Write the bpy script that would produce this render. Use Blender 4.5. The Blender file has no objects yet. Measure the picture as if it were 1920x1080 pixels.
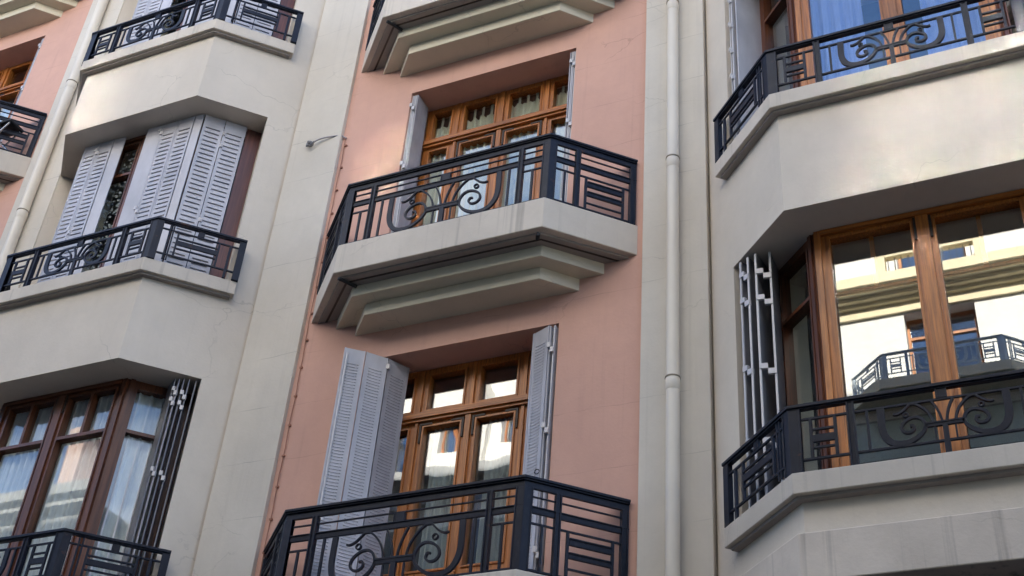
import bpy, math, random
from mathutils import Vector, Matrix
random.seed(7)
S = bpy.context.scene
COL = S.collection
PI = math.pi
R2 = math.sqrt(0.5)

# ------------------------------------------------------------------ materials
def new_mat(name):
    m = bpy.data.materials.new(name); m.use_nodes = True
    nt = m.node_tree
    return m, nt, nt.nodes['Principled BSDF']

def N(nt, typ, **kw):
    n = nt.nodes.new(typ)
    for k, v in kw.items():
        if k.startswith('i_'):
            n.inputs[k[2:].replace('_', ' ')].default_value = v
        else:
            setattr(n, k, v)
    return n

def L(nt, a, b): nt.links.new(a, b)

def math_n(nt, op, a, b=None, clamp=False):
    n = nt.nodes.new('ShaderNodeMath'); n.operation = op; n.use_clamp = clamp
    for i, v in enumerate((a, b)):
        if v is None: continue
        if isinstance(v, (int, float)): n.inputs[i].default_value = v
        else: L(nt, v, n.inputs[i])
    return n.outputs[0]

def mix_col(nt, fac, a, b, blend='MIX'):
    n = nt.nodes.new('ShaderNodeMix'); n.data_type = 'RGBA'; n.blend_type = blend
    for idx, v in ((0, fac), (6, a), (7, b)):
        if isinstance(v, (int, float)): n.inputs[idx].default_value = v
        elif isinstance(v, tuple): n.inputs[idx].default_value = (*v[:3], 1)
        else: L(nt, v, n.inputs[idx])
    return n.outputs[2]

def pos_scaled(nt, sc):
    g = N(nt, 'ShaderNodeNewGeometry')
    mp = N(nt, 'ShaderNodeMapping'); mp.inputs['Scale'].default_value = sc
    L(nt, g.outputs['Position'], mp.inputs['Vector'])
    return mp.outputs[0]

def noise(nt, sc, detail=4, rough=.55, scale=1.0):
    n = N(nt, 'ShaderNodeTexNoise'); n.inputs['Scale'].default_value = scale
    n.inputs['Detail'].default_value = detail; n.inputs['Roughness'].default_value = rough
    L(nt, pos_scaled(nt, sc), n.inputs['Vector'])
    return n.outputs['Fac']

def ramp(nt, fac, p0, p1, c0=(0, 0, 0), c1=(1, 1, 1)):
    r = N(nt, 'ShaderNodeValToRGB')
    r.color_ramp.elements[0].position = p0; r.color_ramp.elements[1].position = p1
    r.color_ramp.elements[0].color = (*c0, 1); r.color_ramp.elements[1].color = (*c1, 1)
    L(nt, fac, r.inputs[0])
    return r.outputs[0]

def bump(nt, h, strength, dist, b):
    n = N(nt, 'ShaderNodeBump'); n.inputs['Strength'].default_value = strength; n.inputs['Distance'].default_value = dist
    L(nt, h, n.inputs['Height']); L(nt, n.outputs[0], b.inputs['Normal'])

def plaster(name, col, courses=0.0, streaks=0.0, rough=.85, mott=.10):
    m, nt, b = new_mat(name)
    dark = tuple(c * (1 - mott * 1.6) for c in col); lite = tuple(min(1, c * (1 + mott * .5)) for c in col)
    n1 = noise(nt, (1.1, 1.1, .8), 6, .6)
    c = mix_col(nt, ramp(nt, n1, .35, .65), dark, lite)
    n2 = noise(nt, (9, 9, 9), 5, .65)
    c = mix_col(nt, math_n(nt, 'MULTIPLY', ramp(nt, n2, .42, .75), .22), c, tuple(x * .80 for x in col))
    if streaks:
        st = noise(nt, (17, 17, .35), 3, .6)
        top = noise(nt, (2.2, 2.2, 1.5), 2)
        f = math_n(nt, 'MULTIPLY', ramp(nt, st, .56, .74), math_n(nt, 'MULTIPLY', ramp(nt, top, .35, .65), streaks))
        c = mix_col(nt, f, c, (.10, .085, .075))
    if courses:
        g = N(nt, 'ShaderNodeNewGeometry'); sp = N(nt, 'ShaderNodeSeparateXYZ'); L(nt, g.outputs['Position'], sp.inputs[0])
        wob = noise(nt, (3, 3, 3), 2)
        z = math_n(nt, 'ADD', sp.outputs[2], math_n(nt, 'MULTIPLY', wob, .05))
        fr = math_n(nt, 'FRACT', math_n(nt, 'DIVIDE', z, .545))
        line = math_n(nt, 'LESS_THAN', math_n(nt, 'ABSOLUTE', math_n(nt, 'SUBTRACT', fr, .5)), .006)
        brk = noise(nt, (2.0, 2.0, 4.0), 3)
        f = math_n(nt, 'MULTIPLY', line, math_n(nt, 'MULTIPLY', ramp(nt, brk, .42, .62), courses))
        c = mix_col(nt, f, c, tuple(x * .35 for x in col))
    vo = N(nt, 'ShaderNodeTexVoronoi'); vo.feature = 'DISTANCE_TO_EDGE'; vo.inputs['Scale'].default_value = 1.0
    wv = N(nt, 'ShaderNodeVectorMath', operation='ADD'); L(nt, pos_scaled(nt, (.8, .8, 1.3)), wv.inputs[0])
    wn = N(nt, 'ShaderNodeTexNoise'); wn.inputs['Scale'].default_value = 3.0; wn.inputs['Detail'].default_value = 5; L(nt, pos_scaled(nt, (1, 1, 1)), wn.inputs['Vector'])
    ws = N(nt, 'ShaderNodeVectorMath', operation='SCALE'); ws.inputs['Scale'].default_value = .35; L(nt, wn.outputs['Color'], ws.inputs[0]); L(nt, ws.outputs[0], wv.inputs[1]); L(nt, wv.outputs[0], vo.inputs['Vector'])
    cr = math_n(nt, 'MULTIPLY', math_n(nt, 'LESS_THAN', vo.outputs['Distance'], .0035), math_n(nt, 'MULTIPLY', ramp(nt, noise(nt, (.9, .9, .9), 3), .52, .62), .30))
    c = mix_col(nt, cr, c, tuple(x * .4 for x in col))
    L(nt, c, b.inputs['Base Color'])
    b.inputs['Roughness'].default_value = rough
    b.inputs['Specular IOR Level'].default_value = .25
    bump(nt, noise(nt, (40, 40, 40), 5, .6), .16, .01, b)
    return m

def wood(name, horiz=False, dark=(.20, .062, .013), lite=(.60, .205, .038)):
    m, nt, b = new_mat(name)
    sc = (2.5, 60, 60) if horiz else (60, 60, 2.5)
    g = noise(nt, sc, 5, .6)
    c = mix_col(nt, ramp(nt, g, .30, .70), dark, lite)
    big = noise(nt, (2, 2, 1.2), 3)
    c = mix_col(nt, math_n(nt, 'MULTIPLY', ramp(nt, big, .4, .75), .45), c, tuple(x * .55 for x in dark))
    L(nt, c, b.inputs['Base Color'])
    b.inputs['Roughness'].default_value = .38
    b.inputs['Specular IOR Level'].default_value = .45
    bump(nt, g, .12, .004, b)
    return m

def paint(name, col, rough=.4, spec=.5, metallic=0., var=.10, scale=14, rust=0.):
    m, nt, b = new_mat(name)
    n = noise(nt, (scale, scale, scale * .5), 4)
    c = mix_col(nt, ramp(nt, n, .3, .7), tuple(x * (1 - var) for x in col), tuple(min(1, x * (1 + var)) for x in col))
    if rust:
        c = mix_col(nt, math_n(nt, 'MULTIPLY', ramp(nt, noise(nt, (6, 6, 9), 5, .65), .64, .74), rust), c, (.11, .042, .016))
        c = mix_col(nt, math_n(nt, 'MULTIPLY', ramp(nt, noise(nt, (30, 30, 12), 3), .5, .8), .22), c, (.055, .055, .06))
    L(nt, c, b.inputs['Base Color'])
    r = N(nt, 'ShaderNodeMapRange'); r.inputs['To Min'].default_value = rough - .07; r.inputs['To Max'].default_value = rough + .1
    L(nt, n, r.inputs['Value']); L(nt, r.outputs[0], b.inputs['Roughness'])
    b.inputs['Specular IOR Level'].default_value = spec
    b.inputs['Metallic'].default_value = metallic
    bump(nt, noise(nt, (70, 70, 70), 2), .05, .003, b)
    return m

def glass_mat(name, base=.10, wav=.015, tint=(.93, .96, .95), rough=0.0):
    m = bpy.data.materials.new(name); m.use_nodes = True; nt = m.node_tree
    nt.nodes.clear()
    out = N(nt, 'ShaderNodeOutputMaterial')
    geo = N(nt, 'ShaderNodeNewGeometry')
    dot = N(nt, 'ShaderNodeVectorMath', operation='DOT_PRODUCT')
    L(nt, geo.outputs['Normal'], dot.inputs[0]); L(nt, geo.outputs['Incoming'], dot.inputs[1])
    c = math_n(nt, 'ABSOLUTE', dot.outputs['Value'])
    p = math_n(nt, 'POWER', math_n(nt, 'SUBTRACT', 1.0, c, True), 5.0)
    fac = math_n(nt, 'ADD', base, math_n(nt, 'MULTIPLY', p, 1 - base), True)
    tr = N(nt, 'ShaderNodeBsdfTransparent'); tr.inputs[0].default_value = (*tint, 1)
    gl = N(nt, 'ShaderNodeBsdfGlossy'); gl.inputs['Roughness'].default_value = rough
    gl.inputs['Color'].default_value = (1, 1, 1, 1)
    bm = N(nt, 'ShaderNodeBump'); bm.inputs['Strength'].default_value = wav; bm.inputs['Distance'].default_value = .05
    L(nt, noise(nt, (3.2, 3.2, 2.4), 1, .4), bm.inputs['Height']); L(nt, bm.outputs[0], gl.inputs['Normal'])
    mx = N(nt, 'ShaderNodeMixShader')
    L(nt, fac, mx.inputs[0]); L(nt, tr.outputs[0], mx.inputs[1]); L(nt, gl.outputs[0], mx.inputs[2])
    L(nt, mx.outputs[0], out.inputs['Surface'])
    return m

def cloth(name, col, trans=.35, sheer=0.0):
    m = bpy.data.materials.new(name); m.use_nodes = True; nt = m.node_tree
    nt.nodes.clear()
    out = N(nt, 'ShaderNodeOutputMaterial')
    w = noise(nt, (90, 90, 6), 3)
    c = mix_col(nt, ramp(nt, w, .35, .7), tuple(x * .88 for x in col), col)
    d = N(nt, 'ShaderNodeBsdfDiffuse'); t = N(nt, 'ShaderNodeBsdfTranslucent')
    L(nt, c, d.inputs[0]); L(nt, c, t.inputs[0])
    mx = N(nt, 'ShaderNodeMixShader'); mx.inputs[0].default_value = trans
    L(nt, d.outputs[0], mx.inputs[1]); L(nt, t.outputs[0], mx.inputs[2])
    o = mx.outputs[0]
    if sheer:
        tp = N(nt, 'ShaderNodeBsdfTransparent'); m2 = N(nt, 'ShaderNodeMixShader'); m2.inputs[0].default_value = sheer
        L(nt, o, m2.inputs[1]); L(nt, tp.outputs[0], m2.inputs[2]); o = m2.outputs[0]
    L(nt, o, out.inputs['Surface'])
    return m

def lace(name, col):
    m = bpy.data.materials.new(name); m.use_nodes = True; nt = m.node_tree
    nt.nodes.clear()
    out = N(nt, 'ShaderNodeOutputMaterial')
    v = N(nt, 'ShaderNodeTexVoronoi'); v.inputs['Scale'].default_value = 26
    L(nt, pos_scaled(nt, (1, 1, 1)), v.inputs['Vector'])
    f = ramp(nt, v.outputs['Distance'], .32, .5)
    d = N(nt, 'ShaderNodeBsdfDiffuse'); d.inputs[0].default_value = (*col, 1)
    tp = N(nt, 'ShaderNodeBsdfTransparent')
    mx = N(nt, 'ShaderNodeMixShader'); L(nt, f, mx.inputs[0]); L(nt, d.outputs[0], mx.inputs[1]); L(nt, tp.outputs[0], mx.inputs[2])
    L(nt, mx.outputs[0], out.inputs['Surface'])
    return m

M = {}
M['cream'] = plaster('cream_plaster', (.65, .577, .488), streaks=.06, mott=.055)
M['stucco'] = plaster('pilaster_render', (.635, .578, .495), streaks=.12, courses=.45, mott=.06)
M['pink'] = plaster('pink_render', (.645, .382, .297), streaks=.13, courses=.28, mott=.06)
M['slab'] = plaster('slab_concrete', (.62, .55, .465), streaks=.42)
M['corbel'] = plaster('corbel_render', (.66, .60, .47), mott=.05)
M['drip'] = plaster('shaded_soffit', (.34, .30, .27), streaks=.3)  # slab colour darkened, underside shade put into it
M['joint'] = plaster('joint_mortar', (.28, .235, .17))
M['band'] = plaster('band_concrete', (.64, .555, .465), streaks=.6, mott=.14)
M['wood'] = wood('varnished_wood')
M['woodh'] = wood('varnished_wood_horizontal', True)
M['woodd'] = wood('dark_and_shaded_wood', False, (.06, .020, .010), (.20, .062, .022))
M['wooddh'] = wood('dark_and_shaded_wood_horizontal', True, (.06, .020, .010), (.20, .062, .022))
M['jamb'] = wood('weathered_red_wood', False, (.075, .026, .020), (.17, .058, .040))
M['iron'] = paint('railing_iron', (.010, .012, .022), .40, .20, 0, .25, 9, .5)
M['shutter'] = paint('shutter_paint', (.46, .445, .47), .32, .45, .0, .13, 5)
M['shutterd'] = paint('shutter_darker', (.33, .31, .33), .42, .4, 0, .10)  # darker grey copy of the shutter paint
M['sunlit_iron'] = paint('sunlit_tone_iron', (.46, .53, .60), .4, .4, 0, .15)  # iron lightened so the mirrored railing looks sunlit
M['plate'] = paint('dark_metal_plate', (.035, .022, .016), .5, .4)
M['stack'] = paint('shutter_shade_grey', (.17, .165, .175), .4, .4, 0, .15)  # darker copy, shade between folded leaves put in colour; also on the wall hook
M['edge'] = paint('shutter_lit_trim', (.56, .535, .535), .35, .5, 0, .05)  # paler copy, light caught by leaf edges put in colour; also on fittings
M['pipe'] = paint('pipe_paint', (.70, .635, .535), .38, .4, 0, .05, 3)
M['glass'] = glass_mat('window_glass', .12, .0025)
M['glassw'] = glass_mat('old_wavy_glass', .115, .022)
M['glassr'] = glass_mat('sun_struck_glass', .34, .0, rough=.075)
M['glassl'] = glass_mat('left_bay_glass', .055, .004)
M['bounce_room'] = paint('bounce_room_paint', (.60, .58, .55), .8, .1)  # room made pale to bounce light through the drapes
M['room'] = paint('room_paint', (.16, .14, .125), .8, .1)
M['cream_cloth'] = cloth('cream_curtain', (.84, .81, .66))
M['white_cloth'] = cloth('white_curtain', (.93, .915, .93), .2)
M['sheer'] = cloth('sheer_curtain', (.72, .74, .74), .4, .25)
M['sky_cloth'] = cloth('sky_tinted_curtain', (.42, .49, .86), .3)  # pale curtain with the mirrored sky blue put into its colour
M['navy_cloth'] = cloth('navy_curtain', (.05, .09, .22), .2)
M['dark_cloth'] = cloth('dark_curtain', (.05, .045, .05), .1)
M['lace'] = lace('lace_curtain', (.62, .60, .60))
M['cable'] = paint('cable_sheath', (.33, .15, .10), .6, .3)
M['black'] = paint('black_rubber', (.015, .015, .017), .6, .3)
M['asphalt'] = plaster('asphalt', (.04, .04, .042), mott=.15)
M['paving'] = plaster('paving_stone', (.075, .072, .07), courses=0, mott=.15)
M['white_wall'] = plaster('white_render', (.74, .73, .70), mott=.04)
M['yellow_band'] = plaster('yellow_stone', (.76, .67, .47), mott=.08, streaks=.3)
M['warm_wall'] = plaster('warm_white_render', (.76, .74, .70), mott=.04)
M['low_bounce'] = plaster('low_bounce_render', (.17, .185, .18), mott=.12)  # kept dark so the lower walls bounce little light
M['opp_green'] = plaster('opposite_shade_green', (.46, .52, .48), mott=.08)
M['opp_brown'] = plaster('opposite_brown_render', (.52, .46, .40), mott=.1)
M['opp_pink'] = plaster('opposite_pink_render', (.66, .47, .41), mott=.05)
M['opp_grey'] = plaster('opposite_grey_render', (.38, .38, .38), mott=.1)
M['slate'] = plaster('roof_slate', (.16, .155, .15), mott=.2)
M['snow'] = plaster('snow', (.86, .87, .90), mott=.03)
M['shop'] = paint('shopfront_dark', (.035, .020, .015), .4, .4)
M['chrome'] = paint('chrome_metal', (.55, .56, .58), .25, .6, .9)
M['tube'] = paint('grey_tube_plastic', (.035, .045, .055), .22, .5)

# ------------------------------------------------------------------ mesh builder
class MB:
    def __init__(s): s.v = []; s.f = []; s.sm = []
    def add(s, vs, fs, smooth=False):
        o = len(s.v); s.v += [tuple(v) for v in vs]; s.f += [tuple(i + o for i in f) for f in fs]; s.sm += [smooth] * len(fs)
    def box(s, x0, x1, y0, y1, z0, z1):
        vs = [(x, y, z) for z in (z0, z1) for (x, y) in ((x0, y0), (x1, y0), (x1, y1), (x0, y1))]
        s.add(vs, [(0, 3, 2, 1), (4, 5, 6, 7), (0, 1, 5, 4), (1, 2, 6, 5), (2, 3, 7, 6), (3, 0, 4, 7)])
    def prism(s, poly, z0, z1):
        a = sum(poly[i][0] * poly[(i + 1) % len(poly)][1] - poly[(i + 1) % len(poly)][0] * poly[i][1] for i in range(len(poly)))
        if a < 0: poly = poly[::-1]
        n = len(poly)
        s.add([(x, y, z0) for x, y in poly] + [(x, y, z1) for x, y in poly],
              [tuple(range(n))[::-1], tuple(range(n, 2 * n))] + [(i, (i + 1) % n, n + (i + 1) % n, n + i) for i in range(n)])
    def obox(s, P, ang, u0, u1, z0, z1, t0, t1):
        """box along direction ang from P; t is measured to the left of the direction"""
        d = (math.cos(ang), math.sin(ang)); n = (-d[1], d[0])
        pt = lambda u, t: (P[0] + d[0] * u + n[0] * t, P[1] + d[1] * u + n[1] * t)
        s.prism([pt(u0, t0), pt(u1, t0), pt(u1, t1), pt(u0, t1)], z0, z1)
    def strip(s, pts, t0, t1, z0, z1):
        """mitred wall strip along an open polyline in plan; t to the left of travel"""
        s.prism(offset(pts, t0) + offset(pts, t1)[::-1], z0, z1)
    def tube(s, pts, r, n=10, caps=True):
        pts = [Vector(p) for p in pts]; rings = []
        for i, p in enumerate(pts):
            t = (pts[min(i + 1, len(pts) - 1)] - pts[max(i - 1, 0)]).normalized()
            up = Vector((0, 0, 1)) if abs(t.z) < .9 else Vector((1, 0, 0))
            a = t.cross(up).normalized(); b = t.cross(a).normalized()
            rr = r[i] if isinstance(r, (list, tuple)) else r
            rings.append([p + rr * (a * math.cos(2 * PI * k / n) + b * math.sin(2 * PI * k / n)) for k in range(n)])
        vs = [v for ring in rings for v in ring]; fs = []
        for i in range(len(pts) - 1):
            for k in range(n):
                fs.append((i * n + k, i * n + (k + 1) % n, (i + 1) * n + (k + 1) % n, (i + 1) * n + k))
        s.add(vs, fs, True)
        if caps:
            s.add(rings[0], [tuple(range(n))]); s.add(rings[-1], [tuple(range(n))[::-1]])
    def ribbon(s, pts, w, y0, y1):
        """flat bar bent in the x-z plane: w is its width in that plane, y0..y1 its depth"""
        n = len(pts); vs = []; fs = []
        for i, (x, z) in enumerate(pts):
            a = pts[max(i - 1, 0)]; b = pts[min(i + 1, n - 1)]
            dx, dz = b[0] - a[0], b[1] - a[1]; l = math.hypot(dx, dz) or 1
            ww = (w[i] if isinstance(w, (list, tuple)) else w) / 2
            nx, nz = -dz / l * ww, dx / l * ww
            vs += [(x + nx, y0, z + nz), (x - nx, y0, z - nz), (x - nx, y1, z - nz), (x + nx, y1, z + nz)]
        for i in range(n - 1):
            for k in range(4):
                fs.append((i * 4 + k, (i + 1) * 4 + k, (i + 1) * 4 + (k + 1) % 4, i * 4 + (k + 1) % 4))
        fs += [(0, 1, 2, 3), tuple((n - 1) * 4 + k for k in (3, 2, 1, 0))]
        s.add(vs, fs)
    def grid(s, xs, zs, hole, f, t0, t1):
        """panel with openings; f(u, t, z) -> point, hole(u, z) tells the openings"""
        xs = sorted(set(round(x, 5) for x in xs)); zs = sorted(set(round(z, 5) for z in zs))
        nx, nz = len(xs), len(zs); idx = {}; vs = []; fs = []
        def V(i, j, k):
            if (i, j, k) not in idx:
                idx[(i, j, k)] = len(vs); vs.append(f(xs[i], (t0, t1)[k], zs[j]))
            return idx[(i, j, k)]
        solid = [[not hole((xs[i] + xs[i + 1]) / 2, (zs[j] + zs[j + 1]) / 2) for j in range(nz - 1)] for i in range(nx - 1)]
        ok = lambda i, j: 0 <= i < nx - 1 and 0 <= j < nz - 1 and solid[i][j]
        for i in range(nx - 1):
            for j in range(nz - 1):
                if not solid[i][j]: continue
                fs.append((V(i, j, 0), V(i + 1, j, 0), V(i + 1, j + 1, 0), V(i, j + 1, 0)))
                fs.append((V(i, j, 1), V(i, j + 1, 1), V(i + 1, j + 1, 1), V(i + 1, j, 1)))
                if not ok(i - 1, j): fs.append((V(i, j, 0), V(i, j + 1, 0), V(i, j + 1, 1), V(i, j, 1)))
                if not ok(i + 1, j): fs.append((V(i + 1, j, 0), V(i + 1, j, 1), V(i + 1, j + 1, 1), V(i + 1, j + 1, 0)))
                if not ok(i, j - 1): fs.append((V(i, j, 0), V(i, j, 1), V(i + 1, j, 1), V(i + 1, j, 0)))
                if not ok(i, j + 1): fs.append((V(i, j + 1, 0), V(i + 1, j + 1, 0), V(i + 1, j + 1, 1), V(i, j + 1, 1)))
        s.add(vs, fs)
    def build(s, name, mat, parent=None, bevel=0.0, kind=None, world=True):
        me = bpy.data.meshes.new(name)
        o = bpy.data.objects.new(name, me); COL.objects.link(o)
        off = Vector((0, 0, 0))
        if parent is not None:
            o.parent = parent
            if world: off = wloc(parent)
        me.from_pydata([tuple(Vector(v) - off) for v in s.v], [], s.f)
        me.polygons.foreach_set('use_smooth', s.sm)
        me.materials.append(mat); me.update()
        if bevel:
            b = o.modifiers.new('bevel', 'BEVEL'); b.width = bevel; b.segments = 2; b.limit_method = 'ANGLE'; b.angle_limit = math.radians(40)
        if kind: o['kind'] = kind
        return o

def wloc(o):
    p = Vector((0, 0, 0))
    while o is not None:
        p += o.location; o = o.parent
    return p

def offset(pts, t):
    out = []
    for i, p in enumerate(pts):
        ns = []
        if i > 0: ns.append((pts[i - 1], p))
        if i < len(pts) - 1: ns.append((p, pts[i + 1]))
        nv = []
        for a, b in ns:
            dx, dy = b[0] - a[0], b[1] - a[1]; l = math.hypot(dx, dy); nv.append((-dy / l, dx / l))
        if len(nv) == 1: nx, ny = nv[0]; k = 1
        else:
            nx, ny = nv[0][0] + nv[1][0], nv[0][1] + nv[1][1]; l = math.hypot(nx, ny); nx /= l; ny /= l
            k = 1 / (nx * nv[0][0] + ny * nv[0][1])
        out.append((p[0] + nx * t * k, p[1] + ny * t * k))
    return out

def thing(name, label, cat, loc, group=None):
    o = bpy.data.objects.new(name, None); COL.objects.link(o); o.location = loc
    o.empty_display_size = .2
    o['label'] = label; o['category'] = cat
    if group: o['group'] = group
    return o

def tag(o, label, cat, group=None):
    o['label'] = label; o['category'] = cat
    if group: o['group'] = group
    return o

def dup(root, loc, label, group=None, rotz=0):
    r = root.copy(); COL.objects.link(r); r.location = loc; r.rotation_euler = (0, 0, rotz); r['label'] = label
    if group: r['group'] = group
    for ch in list(root.children):
        c = ch.copy(); COL.objects.link(c); c.parent = r
        for g in ch.children:
            d = g.copy(); COL.objects.link(d); d.parent = c
    return r

def crom(pts, n=8):
    """Catmull-Rom through 2-D (or wider) control points"""
    out = []
    P = [pts[0]] + list(pts) + [pts[-1]]
    for i in range(1, len(P) - 2):
        for k in range(n):
            t = k / n
            out.append(tuple(.5 * (2 * b + (c - a) * t + (2 * a - 5 * b + 4 * c - d) * t * t + (3 * b - a - 3 * c + d) * t ** 3)
                             for a, b, c, d in zip(P[i - 1], P[i], P[i + 1], P[i + 2])))
    out.append(tuple(pts[-1]))
    return out

# ------------------------------------------------------------------ main dimensions (metres; façade plane y = 0)
XP, XPF, XPR = -4.605, -12.45, 3.24               # centres of the pink columns
BAYS = {'r': dict(c=-.69, h=.905, y=.785, G=1.685, lip=7.684, slab=5.365),
        'l': dict(c=-8.535, h=.885, y=.77, G=1.635, lip=7.646, slab=5.297)}
FL = 3.275
TOP = 21.6
ZT = 8.522                                        # top of the central pink slab
PINK = [(XP, 0.0), (XPF, -.12), (XPR, .0)]

# ------------------------------------------------------------------ setting
mb = MB(); mb.box(-160, 160, -160, 160, -.4, 0)
mb.build('ground', M['asphalt'], kind='structure')
mb = MB(); mb.box(-60, 40, -2.1, .6, .004, .14); mb.build('pavement', M['paving'], bevel=.02, kind='structure')
mb = MB(); mb.box(-60, 40, -12.3, -6.6, .004, .14); mb.build('opposite_pavement', M['paving'], bevel=.02, kind='structure')

# ------------------------------------------------------------------ the apartment building
B = thing('apartment_building', 'apartment house with alternating pink walls and cream canted bays above the street', 'building', (XP, 0, 0))

FRAME_Y = .30

# pink walls with their openings
for c, dz in PINK:
    w = MB(); ops = []
    for k in range(0, 4):
        zt = ZT + dz + (k - 1) * FL * .9975
        ops.append((zt - .001, zt + 2.412))
    xs = [c - 1.68, c - .905, c + .92, c + 1.66]
    zs = [3.9, TOP] + [z for o in ops for z in o]
    w.grid(xs, zs, lambda x, z: c - .905 < x < c + .92 and any(a < z < b for a, b in ops), lambda u, t, z: (u, t, z), 0.0, .46)
    w.build('pink_wall', M['pink'], B)

# pilasters (slightly proud) and the narrow joints beside them
def pilaster(x0, x1):
    mb = MB(); mb.box(x0, x1, -.045, .46, 0, TOP); mb.build('pilaster', M['stucco'], B, bevel=.006)
for x0, x1 in ((-6.872, -6.262), (-2.952, -2.392), (-10.80, -10.205), (1.01, 1.57), (-14.75, -14.13)):
    pilaster(x0, x1)
mb = MB()
for x0, x1 in ((-6.93, -6.868), (-2.396, -2.34), (-10.21, -10.14), (.96, 1.012)):
    mb.box(x0, x1, .02, .46, 0, TOP)
mb.build('shadow_joint', M['joint'], B)

# bays ---------------------------------------------------------------------------------
IN = .33
def bay_pts(b):
    c, h, y, G = b['c'], b['h'], b['y'], b['G']
    return (c - G, 0), (c - h, -y), (c + h, -y), (c + G, 0)
def cant_dir(b, s):
    """unit vector running along the cant from the front corner towards the wall; s = +1 right, -1 left"""
    dx, dy = (b['G'] - b['h']) * s, b['y']; l = math.hypot(dx, dy)
    return (dx / l, dy / l), l
def on_cant(b, s, u, d):
    """point on a cant: u from the outer front corner, d inwards from its face"""
    (dx, dy), l = cant_dir(b, s)
    nx, ny = -dy * s, dx * s
    return (b['c'] + s * b['h'] + dx * u + nx * d, -b['y'] + dy * u + ny * d)
UJ = .755
for key, b in BAYS.items():
    GL, F1, F2, GR = bay_pts(b)
    w = MB()
    for k in range(4):
        z0 = b['lip'] + FL * k; z1 = b['slab'] + FL * (k + 1) + .07
        if k == 3: z1 = TOP
        w.prism([GL, F1, F2, GR, (GR[0], .46), (GL[0], .46)], z0, z1)
    w.prism([GL, F1, F2, GR, (GR[0], .46), (GL[0], .46)], b['slab'] - .25, b['slab'] + .07)
    for k in range(4):
        z0 = b['slab'] + FL * k + .07; z1 = b['lip'] + FL * k
        for s in (-1, 1):
            w.prism([on_cant(b, s, UJ, 0), (b['c'] + s * b['G'], 0), (b['c'] + s * b['G'], .46), on_cant(b, s, UJ, .62)], z0, z1)
    w.build('bay_wall', M['cream'], B)
    # projecting band over the shop front
    w = MB()
    pts = [on_cant(b, -1, 1.02, 0), F1, F2, on_cant(b, 1, 1.02, 0)]
    o = offset(pts, -.065)
    w.prism(o + [(GR[0], .46), (GL[0], .46)], b['slab'] - .565, b['slab'] - .25)
    w.build('string_course', M['band'], B, bevel=.008)
    for k in range(4):
        z = b['slab'] + FL * k
        pts = [on_cant(b, -1, .85, 0), F1, F2, on_cant(b, 1, .85, 0)]
        w = MB(); w.prism(offset(pts, -.09) + [on_cant(b, 1, .85, .2), on_cant(b, -1, .85, .2)], z, z + .145)
        sl = w.build('bay_sill', M['slab'], B, bevel=.006)
        pts = [on_cant(b, -1, .82, 0), F1, F2, on_cant(b, 1, .82, 0)]
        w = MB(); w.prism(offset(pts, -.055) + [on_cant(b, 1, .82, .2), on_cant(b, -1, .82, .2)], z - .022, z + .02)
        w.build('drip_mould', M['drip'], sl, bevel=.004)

# shop front under the bays
mb = MB(); mb.box(-15, 4.5, -.02, .3, 0, 3.9); mb.build('ground_floor_wall', M['low_bounce'], B)
for key, b in BAYS.items():
    mb = MB()
    mb.box(b['c'] - 1.5, b['c'] + 1.5, -.10, -.022, .14, 4.55)
    mb.box(b['c'] - 1.2, b['c'] + 1.2, -.48, -.102, 4.42, 4.62)
    mb.build('shop_front', M['shop'], B, bevel=.01)
    mb = MB(); mb.box(b['c'] - 1.08, b['c'] + 1.08, -.66, -.481, 4.50, 4.78); mb.build('awning_box', M['woodd'], B, bevel=.02)

# pink balconies -------------------------------------------------------------------------
def octo(c, wall, front, y, back=.06):
    return [(c - wall, 0), (c - front, -y), (c + front, -y), (c + wall, 0), (c + wall, back), (c - wall, back)]
BALC = []
for c, dz in PINK:
    for k in range(0, 4):
        zt = ZT + dz + (k - 1) * FL * .9975
        if k == 0: zt -= .035
        e = bpy.data.objects.new('balcony', None); COL.objects.link(e); e.parent = B
        e.location = Vector((c, 0, zt)) - B.location
        m = MB(); m.prism(octo(c, 1.595, .995, .61), zt - .314, zt); m.build('balcony_slab', M['slab'], e, bevel=.008)
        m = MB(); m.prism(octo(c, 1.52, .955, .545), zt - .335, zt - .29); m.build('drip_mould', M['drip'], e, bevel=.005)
        m = MB(); oc = octo(c, 1.52, .955, .545)[:4]; m.strip([oc[0], oc[1], oc[2], oc[3]], .055, .075, zt - .338, zt - .334); m.build('groove_shade', M['shop'], e)  # dark strip stands in for the shade of a recessed groove
        m = MB(); m.prism(octo(c, 1.305, .905, .405), zt - .443, zt - .30); m.prism(octo(c, 1.085, .84, .267), zt - .564, zt - .441)
        m.build('corbel', M['corbel'], e, bevel=.006)
        for s in (-1, 1):
            m = MB(); P = (c + s * .93, -.545)
            q = .13 if s < 0 else .03
            m.tube([(P[0] - s * q * .5, P[1] + q, zt - .352), (P[0] + s * .02, P[1] - .035, zt - .356)], .017, 10)
            m.build('drain_pipe', M['black'], e)
        BALC.append((c, zt, e))

# back of the building, roof, rooms
mb = MB(); mb.box(-34, 14, 3.6, 13, 0, TOP); mb.build('rear_block', M['stucco'], B)
mb = MB(); mb.box(-34, 14, -.35, 13.4, TOP, TOP + .35); mb.build('roof', M['slate'], B)
mb = MB(); mb.box(-34, -14.7, 0, .46, 0, TOP); mb.box(4.95, 14, 0, .46, 0, TOP); mb.build('plain_wall', M['cream'], B)

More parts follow.
